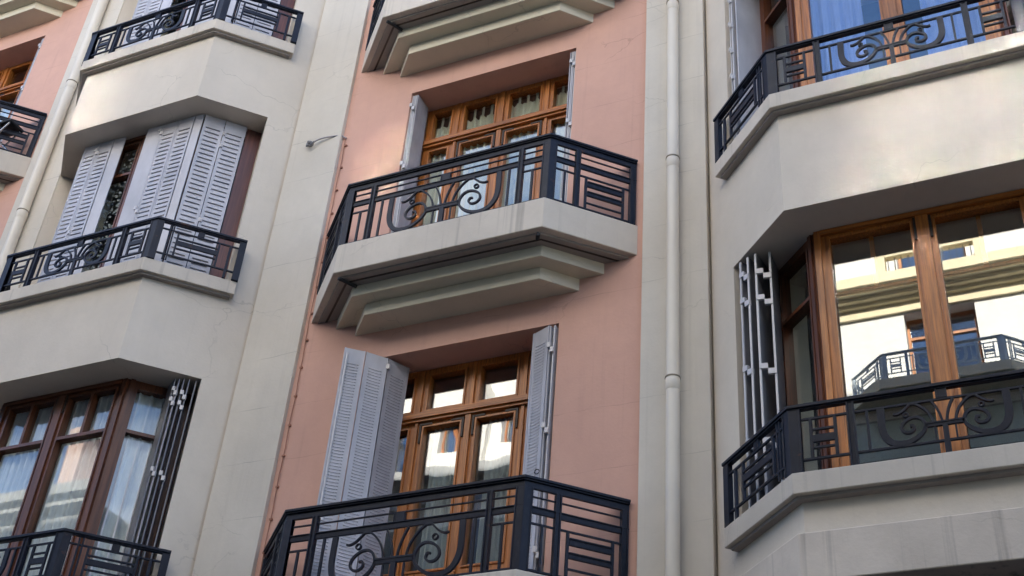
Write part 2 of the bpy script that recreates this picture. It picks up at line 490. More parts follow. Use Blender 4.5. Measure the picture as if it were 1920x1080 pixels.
def room(x0, x1, y0, y1, z0, z1):
    """closed dark room behind an opening; open towards the street"""
    m = MB()
    vs = [(x0, y0, z0), (x1, y0, z0), (x1, y1, z0), (x0, y1, z0), (x0, y0, z1), (x1, y0, z1), (x1, y1, z1), (x0, y1, z1)]
    m.add(vs, [(0, 1, 2, 3), (4, 7, 6, 5), (3, 2, 6, 7), (0, 3, 7, 4), (1, 5, 6, 2)])
    m.build('room', M['room'], B)
    return m

# windows ----------------------------------------------------------------------------------
def window_empty(loc):
    e = bpy.data.objects.new('window', None); COL.objects.link(e); e.parent = B
    e.location = Vector(loc) - B.location
    return e

def pane(e, f, u0, u1, z0, z1, mat, t=.045):
    m = MB()
    m.add([f(u0, t, z0), f(u1, t, z0), f(u1, t, z1), f(u0, t, z1), f(u0, t + .006, z0), f(u1, t + .006, z0), f(u1, t + .006, z1), f(u0, t + .006, z1)],
          [(0, 1, 2, 3), (5, 4, 7, 6), (0, 4, 5, 1), (1, 5, 6, 2), (2, 6, 7, 3), (3, 7, 4, 0)])
    m.build('pane', mat, e)

def window_parts(e, f, u0, u1, z0, z1, glasses, mv, mh, glass, proud=()):
    hz = [p for p in proud if p[1] - p[0] > p[3] - p[2]]; vt = [p for p in proud if p not in hz]
    """frame with openings for every glass rectangle, sash edges, panes; f(u, t, z)"""
    xs = [u0, u1] + [g[0] for g in glasses] + [g[1] for g in glasses]
    zs = [z0, z1] + [g[2] for g in glasses] + [g[3] for g in glasses]
    m = MB(); m.grid(xs, zs, lambda u, z: any(g[0] < u < g[1] and g[2] < z < g[3] for g in glasses), f, 0.0, .075)
    m.build('frame', mv, e)
    # slim proud glazing beads and sash rails
    m = MB()
    for g in glasses:
        b = .012
        for (a0, a1, c0, c1) in ((g[0] - b, g[0] + .004, g[2] - b, g[3] + b), (g[1] - .004, g[1] + b, g[2] - b, g[3] + b),
                                 (g[0] + .004, g[1] - .004, g[2] - b, g[2] + .004), (g[0] + .004, g[1] - .004, g[3] - .004, g[3] + b)):
            m.grid([a0, a1], [c0, c1], lambda u, z: False, f, -.012, .02)
    m.build('glazing_bead', mv, e)
    for lst, mt in ((hz, mh), (vt, mv)):
        m = MB()
        for (a0, a1, c0, c1, t0) in lst:
            m.grid([a0, a1], [c0, c1], lambda u, z: False, f, t0, .01)
        if lst: m.build('moulding', mt, e)
    for g in glasses: pane(e, f, *g, glass)

def pink_window(c, zt, glass):
    e = window_empty((c, FRAME_Y, zt))
    f = lambda u, t, z: (c + u, FRAME_Y + t, zt + z)
    U = ((-.785, -.57), (-.425, -.07), (.078, .43), (.565, .785))
    gl = []
    for a, b in U:
        gl.append((a, b, 1.982, 2.338)); gl.append((a, b, .485, 1.815))
    proud = [(-.86, .86, 1.862, 1.955, -.035), (-.86, .86, 1.888, 1.935, -.055),
             (-.505, -.478, 0.02, 1.86, -.02), (.495, .522, 0.02, 1.86, -.02), (-.02, .03, .02, 1.86, -.025),
             (-.51, -.475, 1.956, 2.39, -.018), (.49, .525, 1.956, 2.39, -.018), (-.02, .03, 1.956, 2.39, -.02)]
    window_parts(e, f, -.86, .86, .002, 2.405, gl, M['wood'], M['woodh'], glass, proud)
    for x, sg in ((-.452, 1), (-.045, -1), (.052, 1), (.458, -1)):
        m = MB(); x0, x1 = sorted((x - .009, x + .009)); m.grid([x0, x1], [1.66, 1.845], lambda u, z: False, f, -.017, -.0005)
        x0, x1 = sorted((x + sg * .010, x + sg * .11)); m.grid([x0, x1], [1.828, 1.845], lambda u, z: False, f, -.017, -.0005); m.build('corner_plate', M['plate'], e)
    return e

def bay_window(b, k, mv, mh, bars, glass):
    zt = b['slab'] + FL * k + .147; zl = b['lip'] + FL * k - .002
    c = b['c']; hi = b['h'] - .133; yi = -b['y'] + IN
    e = window_empty((c, yi, zt))
    f = lambda u, t, z: (c + u, yi + t, z)
    zg0, zg1 = zt + .13, zl - .082
    gl = []
    zc = b['lip'] - .523 + FL * k
    for s in (-1, 1):
        a0, a1 = sorted((s * .082, s * (hi - .112)))
        if bars:
            am = (a0 + a1) / 2
            gl += [(a0, am - .011, zc + .012, zg1), (am + .011, a1, zc + .012, zg1), (a0, a1, zg0, zc - .012)]
        else:
            gl.append((a0, a1, zg0, zg1))
    pr = [(-.042, .042, zt + .01, zl - .02, -.022), (-hi + .005, -hi + .05, zt, zl, -.02), (hi - .05, hi - .005, zt, zl, -.02), (-hi + .052, hi - .052, zl - .045, zl - .005, -.03)]
    window_parts(e, f, -hi, hi, zt, zl, gl, mv, mh, glass, pr)
    for s in (-1, 1):
        m = MB(); x0, x1 = sorted((s * .046, s * .062)); m.grid([x0, x1], [zg1 - .16, zg1 + .03], lambda u, z: False, f, -.016, -.0005); m.build('corner_plate', M['plate'], e)
    if not bars:      # muntins standing behind the panes
        m = MB()
        for s in (-1, 1):
            am = s * (.082 + hi - .112) / 2
            m.grid([am - .016, am + .016], [zc, zg1], lambda u, z: False, f, .056, .085)
            a0, a1 = sorted((s * .082, s * (hi - .112)))
            m.grid([a0, a1], [zc - .03, zc - .004], lambda u, z: False, f, .056, .085)
        m.build('muntin', mv, e)
    # canted side lights
    for s in (-1, 1):
        (dx, dy), l = cant_dir(b, s)
        P0 = (c + s * hi, yi)
        nx, ny = -dy * s, dx * s
        if s > 0: g = lambda u, t, z: (P0[0] + dx * u + nx * t, P0[1] + dy * u + ny * t, z)
        else: g = lambda u, t, z, P0=P0, dx=dx, dy=dy, nx=nx, ny=ny: (P0[0] + dx * u + nx * t, P0[1] + dy * u + ny * t, z)
        e2 = window_empty((P0[0], P0[1], zt))
        ue = .62
        gl = [(.095, .475, zg0, zc - .012), (.095, .475, zc + .012, zg1)]
        window_parts(e2, g, .004, ue, zt, zl, gl, M['woodd'], M['wooddh'], glass, [(.02, .06, zt, zl, -.018)])  # darker wood puts the shade of these side lights into the colour

GLASSES = [M['glassw'], M['glass']]
for c, dz in PINK[:2]:
    for k in range(0, 3):
        zt = ZT + dz + (k - 1) * FL * .9975
        pink_window(c, zt, M['glassw'] if (k == 0 and c == XP) else M['glass'])
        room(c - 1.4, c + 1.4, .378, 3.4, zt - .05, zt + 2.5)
for k in range(3):
    bay_window(BAYS['r'], k, M['wood'], M['woodh'], False, M['glass'])
    bay_window(BAYS['l'], k, M['woodd'], M['wooddh'], True, M['glassl'])
    for b in BAYS.values():
        z0 = b['slab'] + FL * k + .10; z1 = b['lip'] + FL * k + .03
        m = MB()
        hi = b['h'] - .133; yi = -b['y'] + IN + .08
        c = b['c']
        pl = [on_cant(b, -1, UJ + .2, .42), (c - hi + .03, yi), (c + hi - .03, yi), on_cant(b, 1, UJ + .2, .42), (c + 1.5, 3.4), (c - 1.5, 3.4)]
        n = 6
        vs = [(x, y, z0) for x, y in pl] + [(x, y, z1) for x, y in pl]
        m.add(vs, [tuple(range(n)), tuple(range(n, 2 * n))[::-1], (3, 4, n + 4, n + 3), (4, 5, n + 5, n + 4), (5, 0, n, n + 5)])
        m.build('room', M['bounce_room' if b is BAYS['l'] and k == 0 else 'room'], B)

# ------------------------------------------------------------------ railings
def lyre(m, kx, ztop, zb, kz, y0, y1):
    """the scrollwork; measured on the tall railing (x from centre, z above slab), scaled by kx, remapped in z"""
    Z = lambda z: zb + (z - .028) * kz
    for s in (-1, 1):
        q = lambda L_: [(s * x * kx, min(Z(z), ztop)) for x, z in L_]
        main = [(-.530, .442), (-.532, .33), (-.530, .215), (-.505, .125), (-.450, .062), (-.370, .042), (-.285, .060), (-.205, .115), (-.162, .190),
                (-.180, .262), (-.232, .300), (-.295, .292), (-.350, .250), (-.366, .195), (-.338, .155), (-.290, .150), (-.258, .180), (-.268, .215), (-.295, .213)]
        pts = crom(main, 7)
        n = len(pts)
        w = []
        for i in range(n):
            t = i / (n - 1)
            w.append(.046 if t < .16 else .046 - (t - .16) / .26 * .025 if t < .42 else .021 - .007 * (t - .42))
        m.ribbon(q(pts), w, y0, y1)
        m.ribbon(q(crom([(-.425, .366), (-.395, .360), (-.350, .378), (-.305, .418), (-.266, .452), (-.215, .430), (-.150, .365), (-.112, .295), (-.094, .222)], 6)), .015, y0, y1)
        m.ribbon(q(crom([(-.090, .445), (-.062, .39), (-.035, .31), (-.018, .222)], 6)), .015, y0, y1)
        ring = [(-.318 + .021 * math.cos(a * PI / 8), .338 + .021 * math.sin(a * PI / 8)) for a in range(17)]
        m.ribbon(q(ring), .010, y0, y1)
        m.box(*sorted((s * .095 * kx, s * .078 * kx)), y0 + .004, y1 - .004, Z(.03), Z(.17))
    m.box(-.165 * kx, .165 * kx, y0, y1, Z(.175), Z(.215))
    m.box(-.155 * kx, .155 * kx, y0 - .004, y1 + .004, Z(.205), Z(.222))
    m.box(-.022 * kx, .022 * kx, y0 - .003, y1 + .003, Z(.006), Z(.174))

def tall_railing(loc, label):
    """railing of a pink balcony; local origin mid-front on the slab"""
    t = thing('balcony_railing', label, 'railing', loc, 'wrought iron railings on the pink balconies')
    h = .998; yw = .572
    W0, F1, F2, W1 = (-h - yw, yw), (-h, 0), (h, 0), (h + yw, yw)
    path = [W0, F1, F2, W1]
    b = lambda m, n: m.build(n, M['iron'], t, world=False, bevel=.0025)
    m = MB(); m.strip(path, -.037, .037, .697, .718); m.strip(path, -.026, .026, .684, .697); b(m, 'handrail')
    m = MB(); m.strip(path, -.012, .012, .634, .684); b(m, 'top_band')
    m = MB(); m.strip(path, -.007, .007, .568, .580); b(m, 'rail_bar')
    m = MB(); m.strip(path, -.010, .010, .446, .498); m.strip(path, -.018, .018, .488, .498); b(m, 'middle_band')
    m = MB(); m.strip(path, -.010, .010, .012, .028); b(m, 'bottom_bar')
    for s in (-1, 1):
        c0 = (s * h, 0); A = (s * (h - .060), 0); D = (s * (h + .060 * R2), .060 * R2)
        pts = [A, c0, D] if s > 0 else [D, c0, A]
        m = MB(); m.strip(pts, -.018, .014, 0, .634); m.strip([pts[0], ((pts[0][0] * .82 + c0[0] * .18), pts[0][1] * .82)], -.024, .02, 0, .634)
        m.strip([((pts[2][0] * .82 + c0[0] * .18), pts[2][1] * .82), pts[2]], -.024, .02, 0, .634)
        b(m, 'post')
        for (u0, u1) in ((.240, .286),):
            m = MB(); x0, x1 = sorted((s * (h - u0), s * (h - u1)))
            m.box(x0 + .004, x1 - .004, -.014, .014, .001, .634); m.box(x0, x0 + .012, -.024, .024, 0, .634); m.box(x1 - .012, x1, -.024, .024, 0, .634)
            b(m, 'post')
        ang = PI / 4 if s > 0 else 3 * PI / 4
        for (u0, u1) in ((.237, .283), (.750, .804)):
            m = MB(); m.obox(c0, ang, u0 + .004, u1 - .004, .001, .634, -.014, .014)
            m.obox(c0, ang, u0, u0 + .012, 0, .634, -.024, .024); m.obox(c0, ang, u1 - .012, u1, 0, .634, -.024, .024); b(m, 'post')
        # small panels
        m = MB()
        x0, x1 = sorted((s * (h - .060), s * (h - .240)))
        m.box(x0, x1, -.007, .007, .362, .378)
        xm = s * (h - .151); m.box(xm - .010, xm + .010, -.009, .009, .028, .362)
        b(m, 'corner_panel')
        m = MB()
        m.obox(c0, ang, .060, .237, .362, .378, -.007, .007); m.obox(c0, ang, .139, .157, .028, .362, -.009, .009)
        m.obox(c0, ang, .283, .750, .362, .378, -.007, .007)
        for u in (.345, .690): m.obox(c0, ang, u - .011, u + .011, .028, .362, -.010, .010)
        for (z0, z1, tt) in ((.268, .322, .010), (.168, .214, .010), (.082, .098, .007)):
            m.obox(c0, ang, .356, .679, z0, z1, -tt, tt)
            if tt > .008: m.obox(c0, ang, .356, .679, z1 - .012, z1, -.018, .018)
        b(m, 'lattice_panel')
    m = MB()
    lyre(m, 1.0, .443, .028, 1.0, -.011, .011)
    for x in (-.628, .628): m.box(x - .010, x + .010, -.009, .009, .028, .443)
    m.box(-.045, .045, -.010, .010, .500, .566); m.box(-.047, -.037, -.016, .016, .499, .567); m.box(.037, .047, -.016, .016, .499, .567)
    b(m, 'scroll_panel')
    return t

def low_railing(loc, label, h=.94, cant=.86, mat='iron', rot=0):
    t = thing('balcony_railing', label, 'railing', loc, 'low wrought iron railings along the cream bays')
    t.rotation_euler = (0, 0, rot)
    cw = cant * R2
    path = [(-h - cw, cw), (-h, 0), (h, 0), (h + cw, cw)]
    b = lambda m, n: m.build(n, M[mat], t, world=False, bevel=.002)
    m = MB(); m.strip(path, -.030, .030, .462, .485); m.strip(path, -.018, .018, .450, .463); b(m, 'handrail')
    m = MB(); m.strip(path, -.008, .008, .372, .388); b(m, 'rail_bar')
    m = MB(); m.strip(path, -.009, .009, .084, .100); b(m, 'bottom_bar')
    for s in (-1, 1):
        c0 = (s * h, 0); A = (s * (h - .070), 0); D = (s * (h + .06 * R2), .06 * R2)
        pts = [A, c0, D] if s > 0 else [D, c0, A]
        m = MB(); m.strip(pts, -.018, .014, 0, .451)
        m.strip([pts[0], ((pts[0][0] * .82 + c0[0] * .18), pts[0][1] * .82)], -.024, .02, 0, .451)
        m.strip([((pts[2][0] * .82 + c0[0] * .18), pts[2][1] * .82), pts[2]], -.024, .02, 0, .451); b(m, 'post')
        m = MB(); x0, x1 = sorted((s * .578, s * .530))
        m.box(x0 + .004, x1 - .004, -.013, .013, .001, .451); m.box(x0, x0 + .011, -.022, .022, 0, .451); m.box(x1 - .011, x1, -.022, .022, 0, .451); b(m, 'post')
        ang = PI / 4 if s > 0 else 3 * PI / 4
        m = MB(); m.obox(c0, ang, cant - .066, cant, 0, .451, -.020, .020); b(m, 'post')
        m = MB()
        for u in (.127, .160): m.obox(c0, ang, u - .008, u + .008, .03, .451, -.008, .008)
        for u in (.214, .611): m.obox(c0, ang, u - .010, u + .010, .10, .372, -.010, .010)
        m.obox(c0, ang, .705, .730, .0, .372, -.010, .010)
        for (z0, z1, tt) in ((.300, .316, .008), (.228, .280, .010), (.180, .196, .008)):
            m.obox(c0, ang, .224, .601, z0, z1, -tt, tt)
        m.obox(c0, ang, .389, .454, .388, .450, -.010, .010)
        b(m, 'lattice_panel')
        m = MB()
        for x in (s * .810, s * .656): m.box(x - .010, x + .010, -.010, .010, .10, .372)
        x0, x1 = sorted((s * .800, s * .666))
        for (z0, z1, tt) in ((.290, .306, .008), (.206, .258, .010), (.160, .176, .008)): m.box(x0, x1, -tt, tt, z0, z1)
        b(m, 'corner_panel')
    m = MB()
    lyre(m, .70, .374, .10, .655, -.010, .010)
    for x in (-.456, .456): m.box(x - .008, x + .008, -.008, .008, .10, .372)
    m.box(-.030, .030, -.010, .010, .388, .450); m.box(-.034, -.024, -.014, .014, .387, .451); m.box(.024, .034, -.014, .014, .387, .451)
    m.box(-.018, .018, -.012, .012, .0, .086)
    b(m, 'scroll_panel')
    return t

# ---- place the railings
main_pts = {}
zt = lambda k, dz=0: ZT + dz + (k - 1) * FL * .9975
R0 = tall_railing((XP, -.575, zt(1)), 'tall black iron railing on the middle pink balcony, over the stepped corbels')
dup(R0, (XP, -.575, zt(0) - .035), 'tall black iron railing before the door with the open lilac shutter')
dup(R0, (XP, -.575, zt(2)), 'tall black iron railing cut by the top edge above the central pink wall')
dup(R0, (XPF, -.575, zt(2, -.12)), 'tall black iron railing with clutter behind it on the far left pink wall')
br, bl = BAYS['r'], BAYS['l']
Q0 = low_railing((br['c'], -br['y'] - .062, br['slab'] + .146), 'low black iron railing before the window mirroring a sunlit facade')
dup(Q0, (br['c'], -br['y'] - .062, br['slab'] + FL + .146), 'low black iron railing before the bay window with sky tinted curtains')
dup(Q0, (bl['c'], -bl['y'] - .062, bl['slab'] + .146), 'low black iron railing under the bay window with white drapes')
dup(Q0, (bl['c'], -bl['y'] - .062, bl['slab'] + FL + .146), 'low black iron railing before the half closed lilac shutters')
dup(Q0, (bl['c'], -bl['y'] - .062, bl['slab'] + 2 * FL + .146), 'low black iron railing on the topmost left bay, before closed shutters')

# ------------------------------------------------------------------ shutters
def panel_mesh(m, A, Bp, z0, z1, slots=True, pitch=.0595, blade=True, t=.011, margin=.035, side=1):
    """folding metal leaf from A to B in plan, with a column of louvre slots"""
    d = Vector((Bp[0] - A[0], Bp[1] - A[1])); w = d.length; d /= w; n = Vector((-d.y, d.x)) * side
    f = lambda u, tt, z: (A[0] + d.x * u + n.x * tt, A[1] + d.y * u + n.y * tt, z)
    g = .004
    if slots == 'ridge': margin = .052
    if not slots:
        m.grid([g, w - g], [z0, z1], lambda u, z: False, f, -t / 2, t / 2); return
    rows = []
    z = z0 + .10
    while z < z1 - .13:
        rows.append((z, z + .020)); z += pitch
    xs = [g, margin, w - margin, w - g]; zs = [z0, z1] + [q for r in rows for q in r]
    m.grid(xs, zs, lambda u, z: slots != 'ridge' and margin < u < w - margin and any(a < z < b for a, b in rows), f, -t / 2, t / 2)
    if slots == 'ridge':
        for a, b in rows:
            m.add([f(u, tt, zz) for (tt, zz) in ((-t / 2 - .001, a), (-t / 2 - .005, a + .005), (-t / 2 - .001, a + .014)) for u in (margin + .012, w - margin - .012)],
                  [(0, 1, 3, 2), (2, 3, 5, 4), (4, 5, 1, 0), (0, 2, 4), (1, 5, 3)])
            m.add([f(u, tt, zz) for (tt, zz) in ((t / 2 + .001, a), (t / 2 + .005, a + .005), (t / 2 + .001, a + .014)) for u in (margin + .012, w - margin - .012)],
                  [(0, 2, 3, 1), (2, 4, 5, 3), (4, 0, 1, 5), (0, 4, 2), (1, 3, 5)])
            for u in (margin, w - margin):
                for sg in (-1, 1):
                    m.add([f(u + du, sg * tt, zz) for du in (-.008, .008) for (tt, zz) in ((t / 2, a), (t / 2 + .006, a + .008), (t / 2, b))], [(0, 1, 2), (5, 4, 3), (0, 3, 4, 1), (1, 4, 5, 2), (2, 5, 3, 0)])
    elif blade:
        for a, b in rows:
            m.add([f(u, tt, zz) for (tt, zz) in ((t / 2 - .002, a - .012), (t / 2 + .002, a - .014), (t / 2 + .012, b + .002), (t / 2 + .008, b + .004)) for u in (margin, w - margin)],
                  [(0, 1, 3, 2), (2, 3, 5, 4), (4, 5, 7, 6), (6, 7, 1, 0), (0, 2, 4, 6), (1, 7, 5, 3)])
    # folded rim of the sheet
    for u0, u1 in ((g, g + .012), (w - g - .012, w - g)):
        m.grid([u0, u1], [z0, z1], lambda u, z: False, f, -t / 2 - .006, t / 2 + .006)

def hinge(m, P, z, dx=.03, dy=0.0):
    m.box(P[0] - dx, P[0], P[1] - .012 + dy, P[1] + .012 + dy, z, z + .045)
    m.box(P[0], P[0] + dx, P[1] - .012 + dy, P[1] + .012 + dy, z - .05, z - .005)

def shutter(label, segs, z0, z1, mat, slots=True, hinges=(), rod=None, ring=None, pitch=.0595, side=1, mats=None, group='folding metal window shutters'):
    A = segs[0][0]
    t = thing('folding_shutter', label, 'shutter', (A[0], A[1], z0), group)
    for i, (a, b) in enumerate(segs):
        m = MB(); panel_mesh(m, a, b, z0, z1, slots if isinstance(slots, (bool, str)) else slots[i], pitch, side=side)
        m.build('panel', (mats[i] if mats else mat), t)
    if hinges:
        for P, z in hinges:
            m = MB(); hinge(m, P, z); m.build('hinge', M['edge'], t)
    if rod:
        m = MB(); m.tube([(rod[0], rod[1], z0 + .02), (rod[0], rod[1], z1 - .06)], .011, 8); m.build('locking_rod', M['edge'], t)
        m = MB(); m.tube([(rod[0], rod[1] - .005, z0 + .72), (rod[0] + .06, rod[1] - .04, z0 + .735), (rod[0] + .075, rod[1] - .05, z0 + .70)], [.013, .016, .008], 8); m.build('handle', M['edge'], t)
    if ring:
        m = MB(); m.tube([(ring[0] + .02 * math.cos(a), ring[1], ring[2] + .02 * math.sin(a)) for a in [k * PI / 6 for k in range(13)]], .004, 6, False); m.build('ring_pull', M['black'], t)
    return t

# lower pink window, left: leaf swung out
z0, z1 = zt(0) + .01, zt(0) + 2.385
P = [(-5.198, .20), (-5.300, .005), (-5.435, -.155), (-5.582, -.275)]
shutter('lilac metal shutter swung out on the left of the lower pink window', [(P[1], P[0]), (P[2], P[1]), (P[3], P[2])], z0, z1, M['shutter'], slots='ridge',
        mats=[M['shutterd'], M['shutter'], M['shutter']], rod=(-5.545, -.268), ring=(-5.262, .06, z0 + 1.02), pitch=.029,
        hinges=(((-5.30, .0), z1 - .06),))
# lower pink window, right: one leaf half open, the rest folded
q = [(-3.935, .055), (-3.752, -.022), (-3.735, .17), (-3.715, -.02), (-3.695, .17)]
shutter('lilac metal shutter half folded on the right of the lower pink window', [(q[0], q[1]), (q[1], q[2]), (q[2], q[3]), (q[3], q[4])], z0, z1, M['shutter'],
        slots=['ridge', False, False, False], ring=(-3.78, -.03, z0 + 1.02), pitch=.029,
        hinges=(((-3.735, -.03), z1 - .22), ((-3.735, -.03), z0 + 1.4), ((-3.735, -.03), z0 + .35)))
# middle pink window: both folded against the reveals
def pink_stack(c, k, dz, s, label):
    zz0, zz1 = zt(k, dz) + .01, zt(k, dz) + 2.39
    e = c + (-.905 if s < 0 else .92)
    xs = [e - s * d for d in (.012, .030, .046, .066)]
    segs = []
    for i, x in enumerate(xs):
        y0, y1 = (.018, .235)
        segs.append(((x, y0), (x - s * .004, y1)))
    hg = [((xs[1] - s * .0, .006), zz1 - .17), ((xs[1], .006), zz0 + 1.42), ((xs[1], .006), zz0 + .45)]
    return shutter(label, segs, zz0, zz1, M['shutterd'], slots=False, hinges=hg, mats=[M['edge'], M['shutter'], M['edge'], M['shutterd']], pitch=.05, side=-s)
pink_stack(XP, 1, 0, -1, 'grey metal shutter folded into the left reveal of the middle pink window')
pink_stack(XP, 1, 0, 1, 'lilac metal shutter folded into the right reveal of the middle pink window')
pink_stack(XPF, 2, -.12, 1, 'lilac metal shutter folded beside the far left pink window')

# left bay, upper window and the one above: leaves mostly shut
def bay_shutters(b, k, la, lb, lc):
    yf = -b['y'] + .25
    z0 = b['slab'] + FL * k + .155; z1 = b['lip'] + FL * k - .012
    x = lambda v: v + (b['c'] + 8.535)
    shutter(la, [((x(-9.335), yf), (x(-9.137), yf)), ((x(-9.137), yf), (x(-8.925), yf)), ((x(-8.925), yf), (x(-8.775), yf + .012))], z0, z1, M['shutter'],
            slots=[True, True, False], hinges=(((x(-9.137), yf - .012), z1 - .12), ((x(-9.137), yf - .012), z0 + .95)))
    shutter(lb, [((x(-8.462), yf - .012), (x(-8.268), yf)), ((x(-8.268), yf), (x(-8.055), yf)), ((x(-8.055), yf), (x(-7.838), yf)), ((x(-7.838), yf), (x(-7.735), yf + .012))],
            z0, z1, M['shutter'], slots=[False, True, True, False], hinges=(((x(-8.268), yf - .012), z1 - .10), ((x(-8.268), yf - .012), z0 + 1.0)))
    pts = [on_cant(b, 1, .138 + u, .245) for u in (.0, .222, .452)]
    shutter(lc, [(pts[0], pts[1]), (pts[1], pts[2])], z0, z1, M['shutter'], hinges=((pts[1], z1 - .16), (pts[1], z1 - .33), (pts[1], z0 + .85)))
    m = MB(); a = on_cant(b, 1, .138 + .46, .27); c_ = on_cant(b, 1, UJ - .004, .27); d = on_cant(b, 1, UJ - .004, .325); e = on_cant(b, 1, .138 + .46, .325)
    m.prism([a, c_, d, e], z0 - .005, z1 + .005); m.build('window_jamb', M['jamb'], B)
bay_shutters(bl, 1, 'lilac louvred shutter of two shut leaves left of the lace curtain', 'lilac louvred shutter right of the lace curtain on the bay front', 'lilac louvred shutter shut over the canted side beside a brown jamb, lower left bay')
bay_shutters(bl, 2, 'lilac louvred shutter at the left of the topmost left bay window', 'lilac louvred shutter at the right front of the topmost left bay window', 'lilac louvred shutter shut on the canted side of the topmost left bay')

# left bay, lower window: right stack, folded
def cant_stack(b, k, s, spec, label, mats, hinge_z, edges=None):
    z0 = b['slab'] + FL * k + .155; z1 = b['lip'] + FL * k - .015
    segs = [(on_cant(b, s, u0, d0), on_cant(b, s, u1, d1)) for (u0, d0, u1, d1) in spec]
    hg = []
    for i, (u0, d0, u1, d1) in enumerate(spec[:-1]):
        if i % 2 == 0:
            for hz in hinge_z: hg.append((segs[i][0], segs[i + 1][0], z1 - hz - .02 * i))
    t = shutter(label, segs, z0, z1, M['shutterd'], slots=False, mats=mats)
    for a, c_, z in hg:      # stepped folding hinge between two leaves
        dx, dy = c_[0] - a[0], c_[1] - a[1]; l = math.hypot(dx, dy); an = math.atan2(dy, dx)
        m = MB(); m.obox(a, an, -.006, l * .5, z, z + .042, -.013, .013); m.obox(a, an, l * .5, l + .006, z - .048, z - .004, -.013, .013); m.obox(a, an, l * .5 - .008, l * .5 + .008, z - .004, z, -.010, .010)
        m.build('hinge', M['edge'], t)
    if edges:
        for (u0, d0, u1, d1) in spec:
            l = math.hypot(u1 - u0, d1 - d0); a = ((u1 - u0) / l, (d1 - d0) / l)
            m = MB(); A_ = on_cant(b, s, u0 - a[0] * .006, d0 - a[1] * .006); B_ = on_cant(b, s, u0 + a[0] * .006, d0 + a[1] * .006)
            dx, dy = B_[0] - A_[0], B_[1] - A_[1]; ll = math.hypot(dx, dy)
            m.obox(A_, math.atan2(dy, dx), 0, ll, z0, z1 - .01, -.0075, .0075); m.build('folded_edge', M['edge'], t)  # pale strip laid on each leaf edge to look lit
    return t
cant_stack(bl, 0, 1, [(.535, .085, .500, .28), (.570, .065, .545, .27), (.610, .045, .590, .26), (.655, .030, .650, .25), (.715, .035, .735, .26)],
           'grey shutter folded in a stack right of the white drapes', [M['stack'], M['shutterd'], M['stack'], M['stack'], M['stack']], (.13, .24, .95))
cant_stack(br, 0, -1, [(.655, .004, .705, .22), (.575, .022, .695, .23), (.510, .050, .665, .26), (.446, .135, .63, .31)],
           'grey metal shutter folded like an accordion beside the mirroring window', [M['stack']] * 4, (.16, .40, 1.0, 1.6), True)
cant_stack(br, 1, -1, [(.700, .012, .730, .22), (.660, .01, .725, .21), (.615, .03, .700, .33)],
           'grey metal shutter folded at the left of the sky tinted bay window', [M['edge'], M['edge'], M['shutter']], (.3, .62, .94, 1.26, 1.58))

# ------------------------------------------------------------------ curtains
def curtain(label, f, u0, u1, z0, z1, mat, waves=9, amp=.025, tabs=0, seed=0, tilt=0.0):
    """hung cloth sheet; f(u, t, z)"""
    rnd = random.Random(seed)
    n = max(24, int((u1 - u0) * 120)); rows = 10
    ph = [rnd.uniform(0, 6.28) for _ in range(3)]
    m = MB(); vs = []
    for j in range(rows + 1):
        v = j / rows; z = z0 + (z1 - z0) * v
        for i in range(n + 1):
            q = i / n
            a = amp * (.75 + .5 * (1 - v))
            t = a * (math.sin(q * waves * 2 * PI + ph[0] + .5 * math.sin(q * 7 + ph[1] + v)) + .4 * math.sin(q * waves * 4.3 * PI + ph[2]))
            u = u0 + (u1 - u0) * q + tilt * (1 - v) * (q - .5)
            zz = z + (.02 * math.cos(q * tabs * 2 * PI) - .02 if tabs and j == rows else 0)
            vs.append(f(u, t, zz))
    m.add(vs, [(j * (n + 1) + i, j * (n + 1) + i + 1, (j + 1) * (n + 1) + i + 1, (j + 1) * (n + 1) + i) for j in range(rows) for i in range(n)], True)
    if tabs:
        for k in range(tabs + 1):
            u = u0 + (u1 - u0) * k / tabs
            vs = [f(u + du, .0, zz) for zz in (z1 - .03, z1 + .13) for du in (-.014, .014)]
            m.add(vs, [(0, 1, 3, 2)])
    o = m.build('curtain', mat)
    return tag(o, label, 'curtain', 'curtains behind the windows')

def pf(c, zb, d=.07):
    return lambda u, t, z: (c + u, FRAME_Y + d + t, zb + z)
names = ['leftmost narrow light', 'second light from the left', 'third light from the left', 'narrow right light']
for (a, b, nm) in ((-.80, -.545, names[0]), (-.44, -.055, names[1]), (.065, .445, names[2]), (.55, .80, names[3])):
    curtain('cream tab topped curtain behind the %s of the middle pink window' % nm, pf(XP, zt(1)), a, b, .3, 2.26 if a > -.1 else 2.22, M['cream_cloth'], waves=5 if b - a > .3 else 3, amp=.018, tabs=4 if b - a > .3 else 3, seed=int(a * 100))
for i, (a, b, nm) in enumerate(((-.36, -.02, 'left'), (.16, .46, 'right'))):
    curtain('pale sheer curtain behind the %s casement of the lower pink window' % nm, pf(XP, zt(0)), a, b, .3, 1.86, M['sheer'], waves=7, amp=.015, seed=40 + i)
curtain('dark blue drape in the right casement of the lower pink window', pf(XP, zt(0), .16), .05, .20, .3, 1.2, M['navy_cloth'], waves=2, amp=.02, seed=50)

